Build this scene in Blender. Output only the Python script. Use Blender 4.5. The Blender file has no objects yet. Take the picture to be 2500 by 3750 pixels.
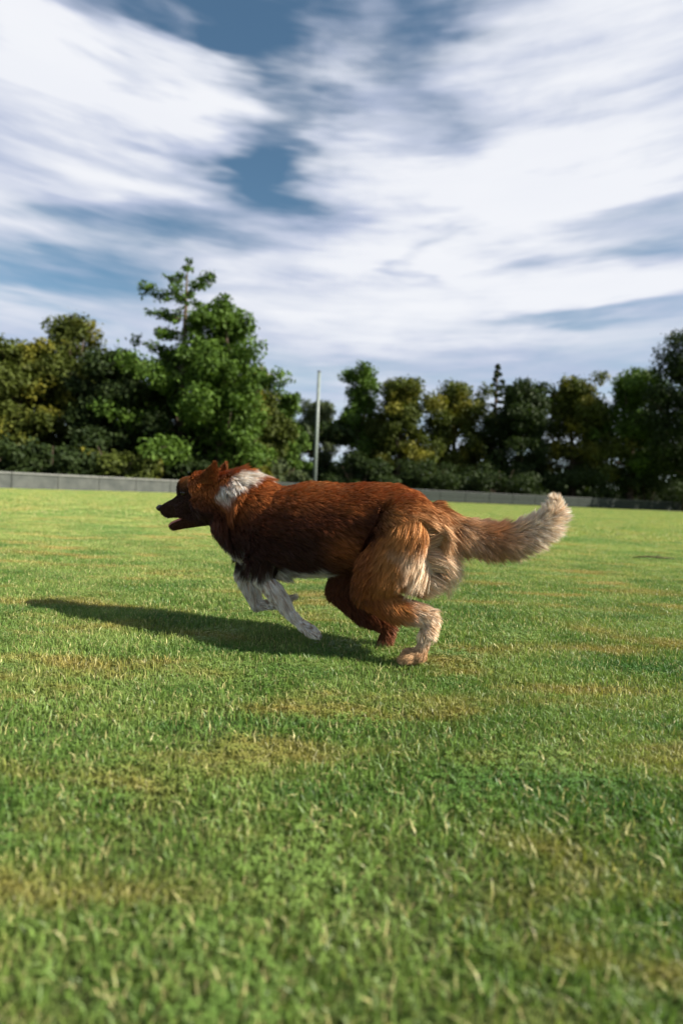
import bpy, bmesh, math, random
import numpy as np
from mathutils import Vector, Matrix, kdtree, noise as mnoise

scene = bpy.context.scene
COL = scene.collection
PI = math.pi
R = math.radians

# ------------------------------------------------------------------ camera, sky, sun, exposure
CAM_H = 0.44
FPX = 1875.0
PITCH = math.atan(79 / FPX)
ROLL = 0.045
cam_d = bpy.data.cameras.new('camera')
cam_d.sensor_fit = 'VERTICAL'
cam_d.sensor_height = 36.0
cam_d.sensor_width = 24.0
cam_d.lens = 18.0
cam_d.clip_start = 0.02
cam_d.clip_end = 3000
cam_d.dof.use_dof = True
cam_d.dof.focus_distance = 1.38
cam_d.dof.aperture_fstop = 2.0
cam = bpy.data.objects.new('camera', cam_d)
CM = Matrix.Translation((0, 0, CAM_H)) @ Matrix.Rotation(PI / 2 - PITCH, 4, 'X') @ Matrix.Rotation(ROLL, 4, 'Z')
cam.matrix_world = CM
COL.objects.link(cam)
scene.camera = cam
CR = CM.to_3x3()
CRI = CR.inverted()


def ray(px, py):
    return CR @ Vector(((px - 1250) / FPX, (1875 - py) / FPX, -1.0))


def at(px, py, Y):
    """world point seen at that place of the photograph, Y metres ahead"""
    d = ray(px, py)
    t = Y / d.y
    return Vector((0, 0, CAM_H)) + d * t


SUN_EL, SUN_AZ = R(36.5), R(106)          # azimuth clockwise from +Y (the view direction)
sdir = Vector((math.sin(SUN_AZ) * math.cos(SUN_EL), math.cos(SUN_AZ) * math.cos(SUN_EL), math.sin(SUN_EL)))
sl = bpy.data.lights.new('sun', 'SUN')
sl.energy = 5.0
sl.angle = R(0.5)
sl.color = (1.0, 0.93, 0.82)
so = bpy.data.objects.new('sun', sl)
so.rotation_euler = sdir.to_track_quat('Z', 'Y').to_euler()
so.location = (6, -2, 8)
COL.objects.link(so)

scene.view_settings.view_transform = 'Standard'
scene.view_settings.look = 'None'
scene.view_settings.gamma = 1
scene.view_settings.exposure = 1.2
scene.view_settings.use_curve_mapping = False

world = bpy.data.worlds.new('World')
scene.world = world
world.use_nodes = True


class NT:
    """small helper for node trees"""
    def __init__(s, tree):
        s.t = tree
        s.n = tree.nodes
        s.l = tree.links

    def put(s, sock, v):
        if isinstance(v, bpy.types.NodeSocket):
            s.l.new(v, sock)
        elif v is not None:
            sock.default_value = v

    def m(s, op, a, b=None, c=None, clamp=False):
        n = s.n.new('ShaderNodeMath')
        n.operation = op
        n.use_clamp = clamp
        s.put(n.inputs[0], a)
        if b is not None:
            s.put(n.inputs[1], b)
        if c is not None:
            s.put(n.inputs[2], c)
        return n.outputs[0]

    def mix(s, f, a, b, mode='MIX'):
        n = s.n.new('ShaderNodeMix')
        n.data_type = 'RGBA'
        n.blend_type = mode
        s.put(n.inputs[0], f)
        s.put(n.inputs[6], a if isinstance(a, bpy.types.NodeSocket) else tuple(a) + (1,))
        s.put(n.inputs[7], b if isinstance(b, bpy.types.NodeSocket) else tuple(b) + (1,))
        return n.outputs[2]

    def noise(s, vec, scale, detail=3, rough=0.5, dist=0.0):
        n = s.n.new('ShaderNodeTexNoise')
        if vec is not None:
            s.put(n.inputs['Vector'], vec)
        n.inputs['Scale'].default_value = scale
        n.inputs['Detail'].default_value = detail
        n.inputs['Roughness'].default_value = rough
        n.inputs['Distortion'].default_value = dist
        return n.outputs['Fac']

    def comb(s, x, y, z):
        n = s.n.new('ShaderNodeCombineXYZ')
        s.put(n.inputs[0], x)
        s.put(n.inputs[1], y)
        s.put(n.inputs[2], z)
        return n.outputs[0]

    def sm(s, v, lo, hi, a=0.0, b=1.0):
        n = s.n.new('ShaderNodeMapRange')
        n.interpolation_type = 'SMOOTHSTEP'
        s.put(n.inputs[0], v)
        n.inputs[1].default_value = lo
        n.inputs[2].default_value = hi
        n.inputs[3].default_value = a
        n.inputs[4].default_value = b
        return n.outputs[0]


def build_world():
    k = NT(world.node_tree)
    k.n.clear()
    out = k.n.new('ShaderNodeOutputWorld')
    bg = k.n.new('ShaderNodeBackground')
    bg.inputs[1].default_value = 0.05
    sky = k.n.new('ShaderNodeTexSky')
    sky.sky_type = 'NISHITA'
    sky.sun_disc = False
    sky.sun_elevation = SUN_EL
    sky.sun_rotation = SUN_AZ
    sky.air_density = 1.0
    sky.dust_density = 0.3
    sky.ozone_density = 1.4
    tc = k.n.new('ShaderNodeTexCoord')
    sep = k.n.new('ShaderNodeSeparateXYZ')
    k.l.new(tc.outputs['Generated'], sep.inputs[0])
    X, Y, Z = sep.outputs
    az = k.m('MULTIPLY', k.m('ARCTAN2', X, Y), 180 / PI)
    el = k.m('MULTIPLY', k.m('ARCSINE', Z), 180 / PI)
    # wind-drawn high cloud: noise stretched along the wind
    v1 = k.comb(k.m('MULTIPLY', az, 0.030), k.m('MULTIPLY', el, 0.13), 3.3)
    n1 = k.noise(v1, 1.0, 4, 0.5, 0.35)
    v2 = k.comb(k.m('MULTIPLY', az, 0.035), k.m('MULTIPLY', el, 0.36), 8.1)
    n2 = k.noise(v2, 1.6, 5, 0.55, 0.25)
    v3 = k.comb(k.m('MULTIPLY', az, 0.10), k.m('MULTIPLY', el, 0.30), 1.7)
    n3 = k.noise(v3, 1.0, 6, 0.6, 0.6)
    # large banks of cloud and the blue openings between them: (px, py, half width az, half height el, amount)
    banks = [(850, 110, 12, 6, -.62), (900, 520, 5, 2.2, -.25), (1560, 60, 5, 7, -.50), (1080, 300, 13, 4.5, -.28), (1000, 720, 6, 2.6, -.8), (820, 590, 5, 2.0, -.3),
             (700, 600, 7, 3.6, -.28), (580, 880, 7, 3.0, -.85), (200, 1015, 12, 2.4, -.75), 
             (320, 90, 7, 2.5, -.2), (1330, 1000, 5.5, 1.6, -.22), (1670, 900, 2.2, 4, -.42), (2280, 760, 9, 1.6, -.5), (2080, 1200, 11, 1.0, -.5), (2350, 1130, 9, .8, -.3), (2300, 330, 8, 1.6, -.35), (1900, 300, 8, 1.4, -.25), (340, 480, 5, .9, -.3), (130, 330, 8, .8, -.2), (300, 420, 9, 3.5, .42), (430, 640, 7, 2.3, .35), (660, 430, 5, 1.5, .25), (760, 330, 6, 2.2, -.28), (640, 20, 5, 3, -.3), (60, 100, 8, 4, .25), (1000, 400, 9, 1.6, .2),
             (2360, 910, 9, 1.3, -.6), (1500, 470, 11, 2.4, -.18), (60, 480, 7, 1.8, -.22), (1150, 1380, 8, 1.5, -.30),
             (1750, 1390, 8, 1.2, -.15), (2100, 1190, 12, 1.3, -.12), (1200, 250, 8, 3, .02),
             (1500, 760, 14, 6, .50), (1300, 1150, 20, 6, .6), (2150, 420, 16, 7, .30), (1950, 620, 12, 5, .35), (200, 620, 14, 8, .22), (1250, 330, 10, 5, .30), (2250, 850, 14, 8, .25),
             (180, 200, 9, 2.6, .38), (400, 350, 9, 2.4, .30), (600, 215, 5.5, 1.1, .75), (1080, 470, 6, .9, .35), (900, 330, 7, .7, .25), (1330, 150, 6, 3, .25),
             (130, 780, 11, 4, .32), (0, 1110, 14, 2.4, .40), (2350, 150, 12, 4, .25), (600, 950, 6, 1.3, .12),
             (2300, 1080, 14, 3.0, .30), (700, 1000, 5, 2, .1)]
    acc = k.m('MULTIPLY_ADD', n1, 0.85, 0.16)
    acc = k.m('ADD', acc, k.m('MULTIPLY_ADD', n2, .75, -0.375))
    acc = k.m('ADD', acc, k.m('MULTIPLY_ADD', n3, 0.55, -0.275))
    # ragged outlines for the banks and openings
    w1 = k.noise(k.comb(k.m('MULTIPLY', az, .035), k.m('MULTIPLY', el, .16), 11.0), 1.0, 4, .58)
    w2 = k.noise(k.comb(k.m('MULTIPLY', az, .034), k.m('MULTIPLY', el, .20), 27.0), 1.0, 4, .58)
    azw = k.m('ADD', az, k.m('MULTIPLY_ADD', w1, 44.0, -22.0))
    elw = k.m('ADD', el, k.m('MULTIPLY_ADD', w2, 14.0, -7.0))
    for px, py, sa, se, amp in banks:
        d = ray(px, py).normalized()
        a0 = math.degrees(math.atan2(d.x, d.y))
        e0 = math.degrees(math.asin(d.z))
        u = k.m('DIVIDE', k.m('SUBTRACT', azw, a0), sa)
        v = k.m('DIVIDE', k.m('SUBTRACT', elw, e0), se)
        r2 = k.m('ADD', k.m('MULTIPLY', u, u), k.m('MULTIPLY', v, v))
        g = k.m('EXPONENT', k.m('MULTIPLY', r2, -0.8))
        acc = k.m('MULTIPLY_ADD', g, amp, acc)
    cover = k.sm(acc, -0.05, 1.05, 0.0, 0.97)
    shade = k.sm(k.noise(k.comb(k.m('MULTIPLY', az, .04), k.m('MULTIPLY', el, .22), 5.5), 1.2, 4, .5, .3), .3, .7)
    ccol = k.mix(shade, (4.6, 5.1, 6.6), (6.6, 6.9, 7.7))
    thick = k.sm(acc, 0.8, 1.35)
    ccol = k.mix(k.m('MULTIPLY', thick, .85), ccol, (8.3, 8.4, 8.7))
    skyc = k.mix(1.0, sky.outputs[0], (0.86, 1.06, 1.02), 'MULTIPLY')
    colr = k.mix(cover, skyc, ccol)
    k.l.new(colr, bg.inputs[0])
    k.l.new(bg.outputs[0], out.inputs[0])


build_world()


# ------------------------------------------------------------------ helpers
def tag(o, label=None, cat=None, group=None, kind=None):
    if label:
        o['label'] = label
    if cat:
        o['category'] = cat
    if group:
        o['group'] = group
    if kind:
        o['kind'] = kind
    return o


def empty(name, loc, rz=0.0):
    o = bpy.data.objects.new(name, None)
    o.empty_display_size = 0.1
    COL.objects.link(o)
    o.location = loc
    o.rotation_euler = (0, 0, rz)
    return o


def mesh_np(name, verts, faces, mats, parent=None, smooth=False, link=True, attrs=None):
    """faces: list of int arrays (n,3) and/or (n,4)"""
    me = bpy.data.meshes.new(name)
    verts = np.asarray(verts, np.float32)
    me.vertices.add(len(verts))
    me.vertices.foreach_set('co', verts.ravel())
    loops = np.concatenate([np.asarray(f, np.int32).ravel() for f in faces])
    tot = np.concatenate([np.full(len(f), np.asarray(f).shape[1], np.int32) for f in faces])
    start = np.concatenate([[0], np.cumsum(tot)[:-1]]).astype(np.int32)
    me.loops.add(len(loops))
    me.loops.foreach_set('vertex_index', loops)
    me.polygons.add(len(tot))
    me.polygons.foreach_set('loop_start', start)
    me.polygons.foreach_set('loop_total', tot)
    if smooth:
        me.polygons.foreach_set('use_smooth', np.ones(len(tot), bool))
    me.update(calc_edges=True)
    if attrs:
        for an, (typ, arr) in attrs.items():
            a = me.attributes.new(an, typ, 'POINT')
            arr = np.asarray(arr, np.float32)
            if typ == 'FLOAT_COLOR':
                if arr.shape[1] == 3:
                    arr = np.concatenate([arr, np.ones((len(arr), 1), np.float32)], 1)
                a.data.foreach_set('color', arr.ravel())
            else:
                a.data.foreach_set('value', arr.ravel())
    me.materials.append(mats)
    o = bpy.data.objects.new(name, me)
    if link:
        COL.objects.link(o)
    if parent:
        o.parent = parent
    return o


def mat_new(name):
    m = bpy.data.materials.new(name)
    m.use_nodes = True
    k = NT(m.node_tree)
    k.b = k.n['Principled BSDF']
    return m, k


def attr(k, name):
    n = k.n.new('ShaderNodeAttribute')
    n.attribute_name = name
    return n


# ------------------------------------------------------------------ materials
def grass_colour(k, pos):
    """turf colour by place: green, yellowed and lusher patches"""
    big = k.noise(pos, 0.55, 3, .5, .3)
    mid = k.noise(pos, 2.6, 4, .6, .4)
    mp = k.n.new('ShaderNodeMapping')
    k.l.new(pos, mp.inputs[0])
    mp.inputs['Scale'].default_value = (.8, 3.0, 1)
    mp.inputs['Location'].default_value = (4.0, 9.0, 0)
    st = k.noise(mp.outputs[0], 2.2, 4, .6, .2)
    c = k.mix(k.sm(mid, .35, .65), (.080, .150, .026), (.155, .225, .052))
    c = k.mix(k.m('MULTIPLY', k.sm(st, .50, .68), .9), c, (.235, .190, .050))
    c = k.mix(k.m('MULTIPLY', k.sm(st, .48, .32), .7), c, (.040, .115, .020))
    c = k.mix(k.m('MULTIPLY', k.sm(big, .52, .68), .65), c, (.055, .145, .025))
    return c


def mat_ground():
    m, k = mat_new('turf_ground')
    g = k.n.new('ShaderNodeNewGeometry')
    pos = g.outputs['Position']
    c = grass_colour(k, pos)
    sp = k.n.new('ShaderNodeSeparateXYZ')
    k.l.new(pos, sp.inputs[0])
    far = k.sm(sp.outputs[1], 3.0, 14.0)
    # close by, between the blades: soil and thatch; far off, mown turf with its blade sheen put in as paler colour
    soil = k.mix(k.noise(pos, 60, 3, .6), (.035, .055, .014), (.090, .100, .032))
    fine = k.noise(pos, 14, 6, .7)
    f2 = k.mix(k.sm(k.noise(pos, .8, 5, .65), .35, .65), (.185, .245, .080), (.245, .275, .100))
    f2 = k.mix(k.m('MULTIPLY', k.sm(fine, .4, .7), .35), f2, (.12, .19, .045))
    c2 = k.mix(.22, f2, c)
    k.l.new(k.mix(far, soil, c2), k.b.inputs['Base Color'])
    k.b.inputs['Roughness'].default_value = .9
    k.b.inputs['Specular IOR Level'].default_value = .1
    bp = k.n.new('ShaderNodeBump')
    bp.inputs['Strength'].default_value = .5
    bp.inputs['Distance'].default_value = .03
    k.l.new(k.noise(pos, 30, 4, .7), bp.inputs['Height'])
    k.l.new(bp.outputs[0], k.b.inputs['Normal'])
    return m


def mat_blade():
    m, k = mat_new('grass_blade')
    g = k.n.new('ShaderNodeNewGeometry')
    c = grass_colour(k, g.outputs['Position'])
    t = attr(k, 'tint')
    c = k.mix(k.sm(t.outputs['Fac'], .88, .91), c, (.36, .33, .14))       # dead straw blades
    br = k.m('MULTIPLY_ADD', k.m('FRACT', k.m('MULTIPLY', t.outputs['Fac'], 7.31)), .75, .72)
    sp = k.n.new('ShaderNodeSeparateXYZ')
    k.l.new(g.outputs['Position'], sp.inputs[0])
    c = k.mix(1.0, c, k.comb(br, br, br), 'MULTIPLY')
    farc = k.mix(1.0, c, (1.66, 1.46, 1.75), 'MULTIPLY')  # sheen of distant blades put into their colour as a paler tint
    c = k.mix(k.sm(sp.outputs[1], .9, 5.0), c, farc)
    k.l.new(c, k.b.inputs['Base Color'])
    k.b.inputs['Roughness'].default_value = .45
    k.b.inputs['Specular IOR Level'].default_value = .35
    tr = k.n.new('ShaderNodeBsdfTranslucent')
    k.l.new(k.mix(1.0, c, (1.5, 1.6, .9), 'MULTIPLY'), tr.inputs[0])
    mx = k.n.new('ShaderNodeMixShader')
    mx.inputs[0].default_value = .24
    k.l.new(k.b.outputs[0], mx.inputs[1])
    k.l.new(tr.outputs[0], mx.inputs[2])
    k.l.new(mx.outputs[0], k.n['Material Output'].inputs[0])
    return m


def mat_leaf(name, dark, light, yellow=None):
    m, k = mat_new(name)
    t = attr(k, 'tint')
    c = k.mix(t.outputs['Fac'], dark, light)
    if yellow:
        g = k.n.new('ShaderNodeNewGeometry')
        c = k.mix(k.m('MULTIPLY', k.sm(k.noise(g.outputs['Position'], .45, 3), .5, .68), .8), c, yellow)
    k.l.new(c, k.b.inputs['Base Color'])
    k.b.inputs['Roughness'].default_value = .6
    k.b.inputs['Specular IOR Level'].default_value = .12
    tr = k.n.new('ShaderNodeBsdfTranslucent')
    k.l.new(k.mix(1.0, c, (1.3, 1.4, .7), 'MULTIPLY'), tr.inputs[0])
    mx = k.n.new('ShaderNodeMixShader')
    mx.inputs[0].default_value = .22
    k.l.new(k.b.outputs[0], mx.inputs[1])
    k.l.new(tr.outputs[0], mx.inputs[2])
    k.l.new(mx.outputs[0], k.n['Material Output'].inputs[0])
    return m


def mat_noise(name, a, b, scale, rough=.8, bump=.3, spec=.3, stretch=None):
    m, k = mat_new(name)
    tc = k.n.new('ShaderNodeTexCoord')
    v = tc.outputs['Object']
    if stretch:
        mp = k.n.new('ShaderNodeMapping')
        k.l.new(v, mp.inputs[0])
        mp.inputs['Scale'].default_value = stretch
        v = mp.outputs[0]
    n = k.noise(v, scale, 5, .65)
    k.l.new(k.mix(k.sm(n, .3, .7), a, b), k.b.inputs['Base Color'])
    k.b.inputs['Roughness'].default_value = rough
    k.b.inputs['Specular IOR Level'].default_value = spec
    if bump:
        bp = k.n.new('ShaderNodeBump')
        bp.inputs['Strength'].default_value = bump
        bp.inputs['Distance'].default_value = .02
        k.l.new(n, bp.inputs['Height'])
        k.l.new(bp.outputs[0], k.b.inputs['Normal'])
    return m


def mat_fur(name, rough=.55, gain=1.0):
    m, k = mat_new(name)
    a = attr(k, 'coat')
    c = a.outputs['Color']
    k.l.new(c, k.b.inputs['Base Color'])
    k.b.inputs['Roughness'].default_value = rough
    k.b.inputs['Specular IOR Level'].default_value = .25
    return m


M = dict(
    ground=mat_ground(), blade=mat_blade(),
    leaf_green=mat_leaf('leaf_green', (.030, .062, .010), (.092, .155, .024)),
    leaf_olive=mat_leaf('leaf_olive', (.034, .046, .009), (.080, .100, .018), (.19, .17, .022)),
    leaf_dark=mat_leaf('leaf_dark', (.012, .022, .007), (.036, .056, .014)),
    leaf_grey=mat_leaf('leaf_grey', (.045, .062, .030), (.10, .125, .055)),
    bark=mat_noise('bark', (.045, .032, .022), (.12, .09, .065), 5, .9, .8, .2, (3, 3, .6)),
    soil=mat_noise('leaf_litter', (.018, .015, .009), (.050, .040, .022), 2.5, .95, .6, .1),
    concrete=mat_noise('weathered_concrete', (.050, .056, .052), (.085, .090, .082), 3.0, .85, .25, .3),
    coping=mat_noise('coping_concrete', (.14, .145, .135), (.20, .20, .185), 4.0, .8, .2, .3),
    darkwall=mat_noise('dark_green_board', (.009, .014, .011), (.018, .026, .019), 3.0, .6, .15, .3, (1, 1, 6)),
    metal=mat_noise('painted_steel', (.13, .16, .14), (.19, .22, .20), 6.0, .5, .05, .5),
    steeldark=mat_noise('dark_steel', (.05, .055, .055), (.09, .09, .09), 8.0, .45, .05, .5),
    twig=mat_noise('twig_bark', (.03, .02, .012), (.07, .05, .03), 20.0, .9, .5, .2),
    fur=mat_fur('dog_fur'), skin=mat_fur('dog_undercoat', .9),
)
for nm, colr, rg in (('eye', (.03, .014, .006), .08), ('pupil', (.003, .003, .003), .05), ('nose', (.035, .018, .014), .35),
                     ('tongue', (.42, .13, .12), .35), ('tooth', (.75, .70, .58), .3), ('claw', (.10, .07, .05), .4),
                     ('wire', (.02, .02, .02), .6), ('ear_inside', (.10, .045, .03), .8)):
    m_, k_ = mat_new(nm)
    k_.l.new(k_.mix(k_.noise(None, 40, 2), colr, tuple(x * 1.25 for x in colr)), k_.b.inputs['Base Color'])
    k_.b.inputs['Roughness'].default_value = rg
    M[nm] = m_


# ------------------------------------------------------------------ ground
def quad_sheet(name, pts, mat, z):
    v = [(x, y, z) for x, y in pts]
    me = bpy.data.meshes.new(name)
    me.from_pydata(v, [], [list(range(len(v)))])
    me.materials.append(mat)
    o = bpy.data.objects.new(name, me)
    COL.objects.link(o)
    tag(o, kind='structure')
    return o


quad_sheet('ground', [(-900, -900), (900, -900), (900, 900), (-900, 900)], M['soil'], -0.02)

# edge of the playing field: a long curve; the wall follows it
EDGE = [(-17.5, 11.0), (-11.7, 17.4), (-7.6, 22.0), (-2.0, 26.6), (7.0, 32.0), (17.0, 36.6), (28.0, 40.0), (44.0, 42.0)]


def curve_pts(P, n=14):
    out = []
    for i in range(len(P) - 1):
        p0 = Vector(P[max(i - 1, 0)]); p1 = Vector(P[i]); p2 = Vector(P[i + 1]); p3 = Vector(P[min(i + 2, len(P) - 1)])
        for j in range(n):
            t = j / n
            out.append(.5 * ((2 * p1) + (p2 - p0) * t + (2 * p0 - 5 * p1 + 4 * p2 - p3) * t * t + (3 * p1 - p0 - 3 * p2 + p3) * t ** 3))
    out.append(Vector(P[-1]))
    return out


EC = curve_pts(EDGE)
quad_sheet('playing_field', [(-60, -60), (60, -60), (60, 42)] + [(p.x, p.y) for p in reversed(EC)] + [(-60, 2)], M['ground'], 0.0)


# ------------------------------------------------------------------ grass
def grass_patch(size, n, w, h, seed, clover=0):
    r = np.random.RandomState(seed)
    # blades grow in loose tufts
    ct = r.rand(n // 9, 2) * size - size / 2
    ci = r.randint(0, len(ct), n)
    xy = ct[ci] + r.normal(0, size * .03, (n, 2))
    loose = r.rand(n) < .4
    xy[loose] = (r.rand(loose.sum(), 2) - .5) * size * 1.08
    ht = h * (.45 + .75 * r.rand(n))
    wd = w * (.6 + .7 * r.rand(n))
    a = r.rand(n) * 2 * PI
    lean = r.rand(n) ** 1.1 * 1.7
    la = r.rand(n) * 2 * PI
    sx, sy = np.cos(a) * wd / 2, np.sin(a) * wd / 2
    lx, ly = np.cos(la) * lean * ht, np.sin(la) * lean * ht
    z0 = np.zeros(n)
    V = np.zeros((n, 5, 3))
    V[:, 0] = np.stack([xy[:, 0] - sx, xy[:, 1] - sy, z0 - .003], 1)
    V[:, 1] = np.stack([xy[:, 0] + sx, xy[:, 1] + sy, z0 - .003], 1)
    mz = ht * .58 / np.sqrt(1 + .3 * lean ** 2)
    V[:, 2] = np.stack([xy[:, 0] - sx * .8 + lx * .32, xy[:, 1] - sy * .8 + ly * .32, mz], 1)
    V[:, 3] = np.stack([xy[:, 0] + sx * .8 + lx * .32, xy[:, 1] + sy * .8 + ly * .32, mz], 1)
    V[:, 4] = np.stack([xy[:, 0] + lx, xy[:, 1] + ly, ht / np.sqrt(1 + lean ** 2)], 1)
    b = np.arange(n)[:, None] * 5
    Q = b + np.array([[0, 1, 3, 2]])
    T = b + np.array([[2, 3, 4]])
    tint = np.repeat(r.rand(n), 5)
    V = V.reshape(-1, 3)
    if clover:                       # low clover among the grass: three round leaflets each
        m = clover
        cc = (r.rand(4, 2) - .5) * size
        c0 = cc[r.randint(0, 4, m)] + r.normal(0, size * .09, (m, 2))
        zz = .010 + .008 * r.rand(m)
        vs = []
        for k in range(3):
            aa = r.rand(m) * .5 + k * 2 * PI / 3 + (np.arange(m) * 1.7)
            for da, rr in ((0, .0008), (.55, .0045), (0, .0062), (-.55, .0045)):
                vs.append(np.stack([c0[:, 0] + np.cos(aa + da) * rr, c0[:, 1] + np.sin(aa + da) * rr, zz + rr * .12 * (1 if da else .4)], 1))
        W = np.stack(vs, 1).reshape(-1, 3)
        q2 = len(V) + np.arange(len(W)).reshape(-1, 4)
        V = np.concatenate([V, W]); Q = np.concatenate([Q, q2])
        tint = np.concatenate([tint, np.repeat(.05 + .1 * r.rand(m), 12)])
    return V, Q, T, tint


def scatter_grass(name, pts, patches):
    coll = bpy.data.collections.new(name + '_tufts')
    for i, (V, Q, T, tint) in enumerate(patches):
        o = mesh_np(name + '_tuft', V, [Q, T], M['blade'], link=False, attrs={'tint': ('FLOAT', tint)})
        coll.objects.link(o)
    me = bpy.data.meshes.new(name)
    me.from_pydata([tuple(p[:3]) for p in pts], [], [])
    me.materials.append(M['blade'])
    for an, typ, col in (('rot', 'FLOAT', 3), ('scl', 'FLOAT', 4), ('idx', 'INT', 5)):
        a = me.attributes.new(an, typ, 'POINT')
        a.data.foreach_set('value', [p[col] for p in pts])
    o = bpy.data.objects.new(name, me)
    COL.objects.link(o)
    ng = bpy.data.node_groups.new(name + '_scatter', 'GeometryNodeTree')
    ng.interface.new_socket('Geometry', in_out='INPUT', socket_type='NodeSocketGeometry')
    ng.interface.new_socket('Geometry', in_out='OUTPUT', socket_type='NodeSocketGeometry')
    gi = ng.nodes.new('NodeGroupInput'); go = ng.nodes.new('NodeGroupOutput')
    ci = ng.nodes.new('GeometryNodeCollectionInfo')
    ci.inputs['Collection'].default_value = coll
    ci.inputs['Separate Children'].default_value = True
    ci.inputs['Reset Children'].default_value = True
    iop = ng.nodes.new('GeometryNodeInstanceOnPoints')
    iop.inputs['Pick Instance'].default_value = True

    def na(nm, typ):
        n = ng.nodes.new('GeometryNodeInputNamedAttribute')
        n.data_type = typ
        n.inputs['Name'].default_value = nm
        return [s for s in n.outputs if s.enabled][0]
    cx = ng.nodes.new('ShaderNodeCombineXYZ')
    ng.links.new(na('rot', 'FLOAT'), cx.inputs[2])
    ng.links.new(gi.outputs[0], iop.inputs['Points'])
    ng.links.new(ci.outputs[0], iop.inputs['Instance'])
    ng.links.new(na('idx', 'INT'), iop.inputs['Instance Index'])
    ng.links.new(cx.outputs[0], iop.inputs['Rotation'])
    ng.links.new(na('scl', 'FLOAT'), iop.inputs['Scale'])
    ng.links.new(iop.outputs[0], go.inputs[0])
    md = o.modifiers.new('scatter', 'NODES')
    md.node_group = ng
    return o


def edge_y(x):
    for a, b in zip(EC[:-1], EC[1:]):
        if a.x <= x <= b.x:
            return a.y + (b.y - a.y) * (x - a.x) / max(1e-6, b.x - a.x)
    return EC[0].y if x < EC[0].x else EC[-1].y


rg = random.Random(4)
pts = []
s = .30
y = -.9
while y < 6.2:
    x = -5.0
    while x < 5.0:
        if abs(x) < 1.6 + .95 * max(y, 0):
            pts.append((x + rg.uniform(-.05, .05), y + rg.uniform(-.05, .05), 0, rg.choice((0, 1, 2, 3)) * PI / 2 + rg.uniform(-.3, .3), rg.uniform(.85, 1.2), rg.randrange(6)))
        x += s
    y += s
g1 = scatter_grass('grass', pts, [grass_patch(.40, 8500, .0020, .0185, 10 + i, (0, 320, 60, 0, 220, 90)[i]) for i in range(6)])
tag(g1, kind='stuff', label='short mown green grass with straw blades in the foreground', cat='grass')
pts = []
y = 5.9
while y < 34:
    x = -20.0
    st = .85
    while x < 27.0:
        if abs(x) < 3 + .9 * y and y < edge_y(x) - 1.0:
            pts.append((x + rg.uniform(-.1, .1), y + rg.uniform(-.1, .1), 0, rg.uniform(0, 6.28), rg.uniform(.85, 1.15), rg.randrange(4)))
        x += st
    y += st
g2 = scatter_grass('grass', pts, [grass_patch(1.0, 6500, .0060, .024, 30 + i) for i in range(4)])
tag(g2, kind='stuff', label='pale mown grass stretching back to the low wall', cat='grass')


# ------------------------------------------------------------------ boundary wall
def box_between(a, b, t, z0, z1, gap=.0):
    """box along a->b (2D), thickness t"""
    a = Vector(a); b = Vector(b)
    d = (b - a).normalized()
    a2 = a + d * gap; b2 = b - d * gap
    n = Vector((-d.y, d.x)) * t / 2
    c = [a2 - n, b2 - n, b2 + n, a2 + n]
    v = [(p.x, p.y, z0) for p in c] + [(p.x, p.y, z1) for p in c]
    f = [(0, 3, 2, 1), (4, 5, 6, 7), (0, 1, 5, 4), (1, 2, 6, 5), (2, 3, 7, 6), (3, 0, 4, 7)]
    return v, f


def add_box_obj(name, vf, mat, parent, bevel=.008):
    me = bpy.data.meshes.new(name)
    bm = bmesh.new()
    vs = [bm.verts.new(v) for v in vf[0]]
    for f in vf[1]:
        bm.faces.new([vs[i] for i in f])
    bmesh.ops.bevel(bm, geom=list(bm.edges), offset=bevel, segments=1, affect='EDGES')
    bm.to_mesh(me)
    bm.free()
    me.materials.append(mat)
    o = bpy.data.objects.new(name, me)
    COL.objects.link(o)
    o.parent = parent
    return o


def resample(P, step):
    out = [P[0].copy()]
    acc = 0
    for a, b in zip(P[:-1], P[1:]):
        L = (b - a).length
        while acc + L >= step:
            t = (step - acc) / L
            a = a + (b - a) * t
            out.append(a.copy())
            L = (b - a).length
            acc = 0
        acc += L
    return out


split = [i for i, p in enumerate(EC) if p.x > -3.0][0]
wl = tag(empty('boundary_wall', (0, 0, 0)), 'low pale grey concrete wall curving along the left edge of the field', 'wall')
Pl = resample([p + Vector((-.05, .12)) for p in EC[:split + 1]], 1.5)
for a, b in zip(Pl[:-1], Pl[1:]):
    add_box_obj('panel', box_between(a, b, .16, -.05, .50, .008), M['concrete'], wl)
    add_box_obj('coping', box_between(a, b, .24, .50, .565, .004), M['coping'], wl)
wr = tag(empty('boundary_fence', (0, 0, 0)), 'low dark green board fence along the far right edge of the field', 'fence')
Pr = resample([Pl[-1]] + [p + Vector((-.05, .12)) for p in EC[split + 1:]], 2.0)
for a, b in zip(Pr[:-1], Pr[1:]):
    add_box_obj('board', box_between(a, b, .06, .03, .36, .01), M['darkwall'], wr)
    add_box_obj('board', box_between(a, b, .06, .375, .66, .01), M['darkwall'], wr)
    add_box_obj('rail', box_between(a, b, .10, .665, .71, .003), M['metal' if False else 'steeldark'], wr)
    d = (b - a).normalized()
    n = Vector((-d.y, d.x))
    add_box_obj('post', box_between(a + n * .08 - d * .05, a + n * .08 + d * .05, .09, -.1, .66), M['steeldark'], wr)


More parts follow.
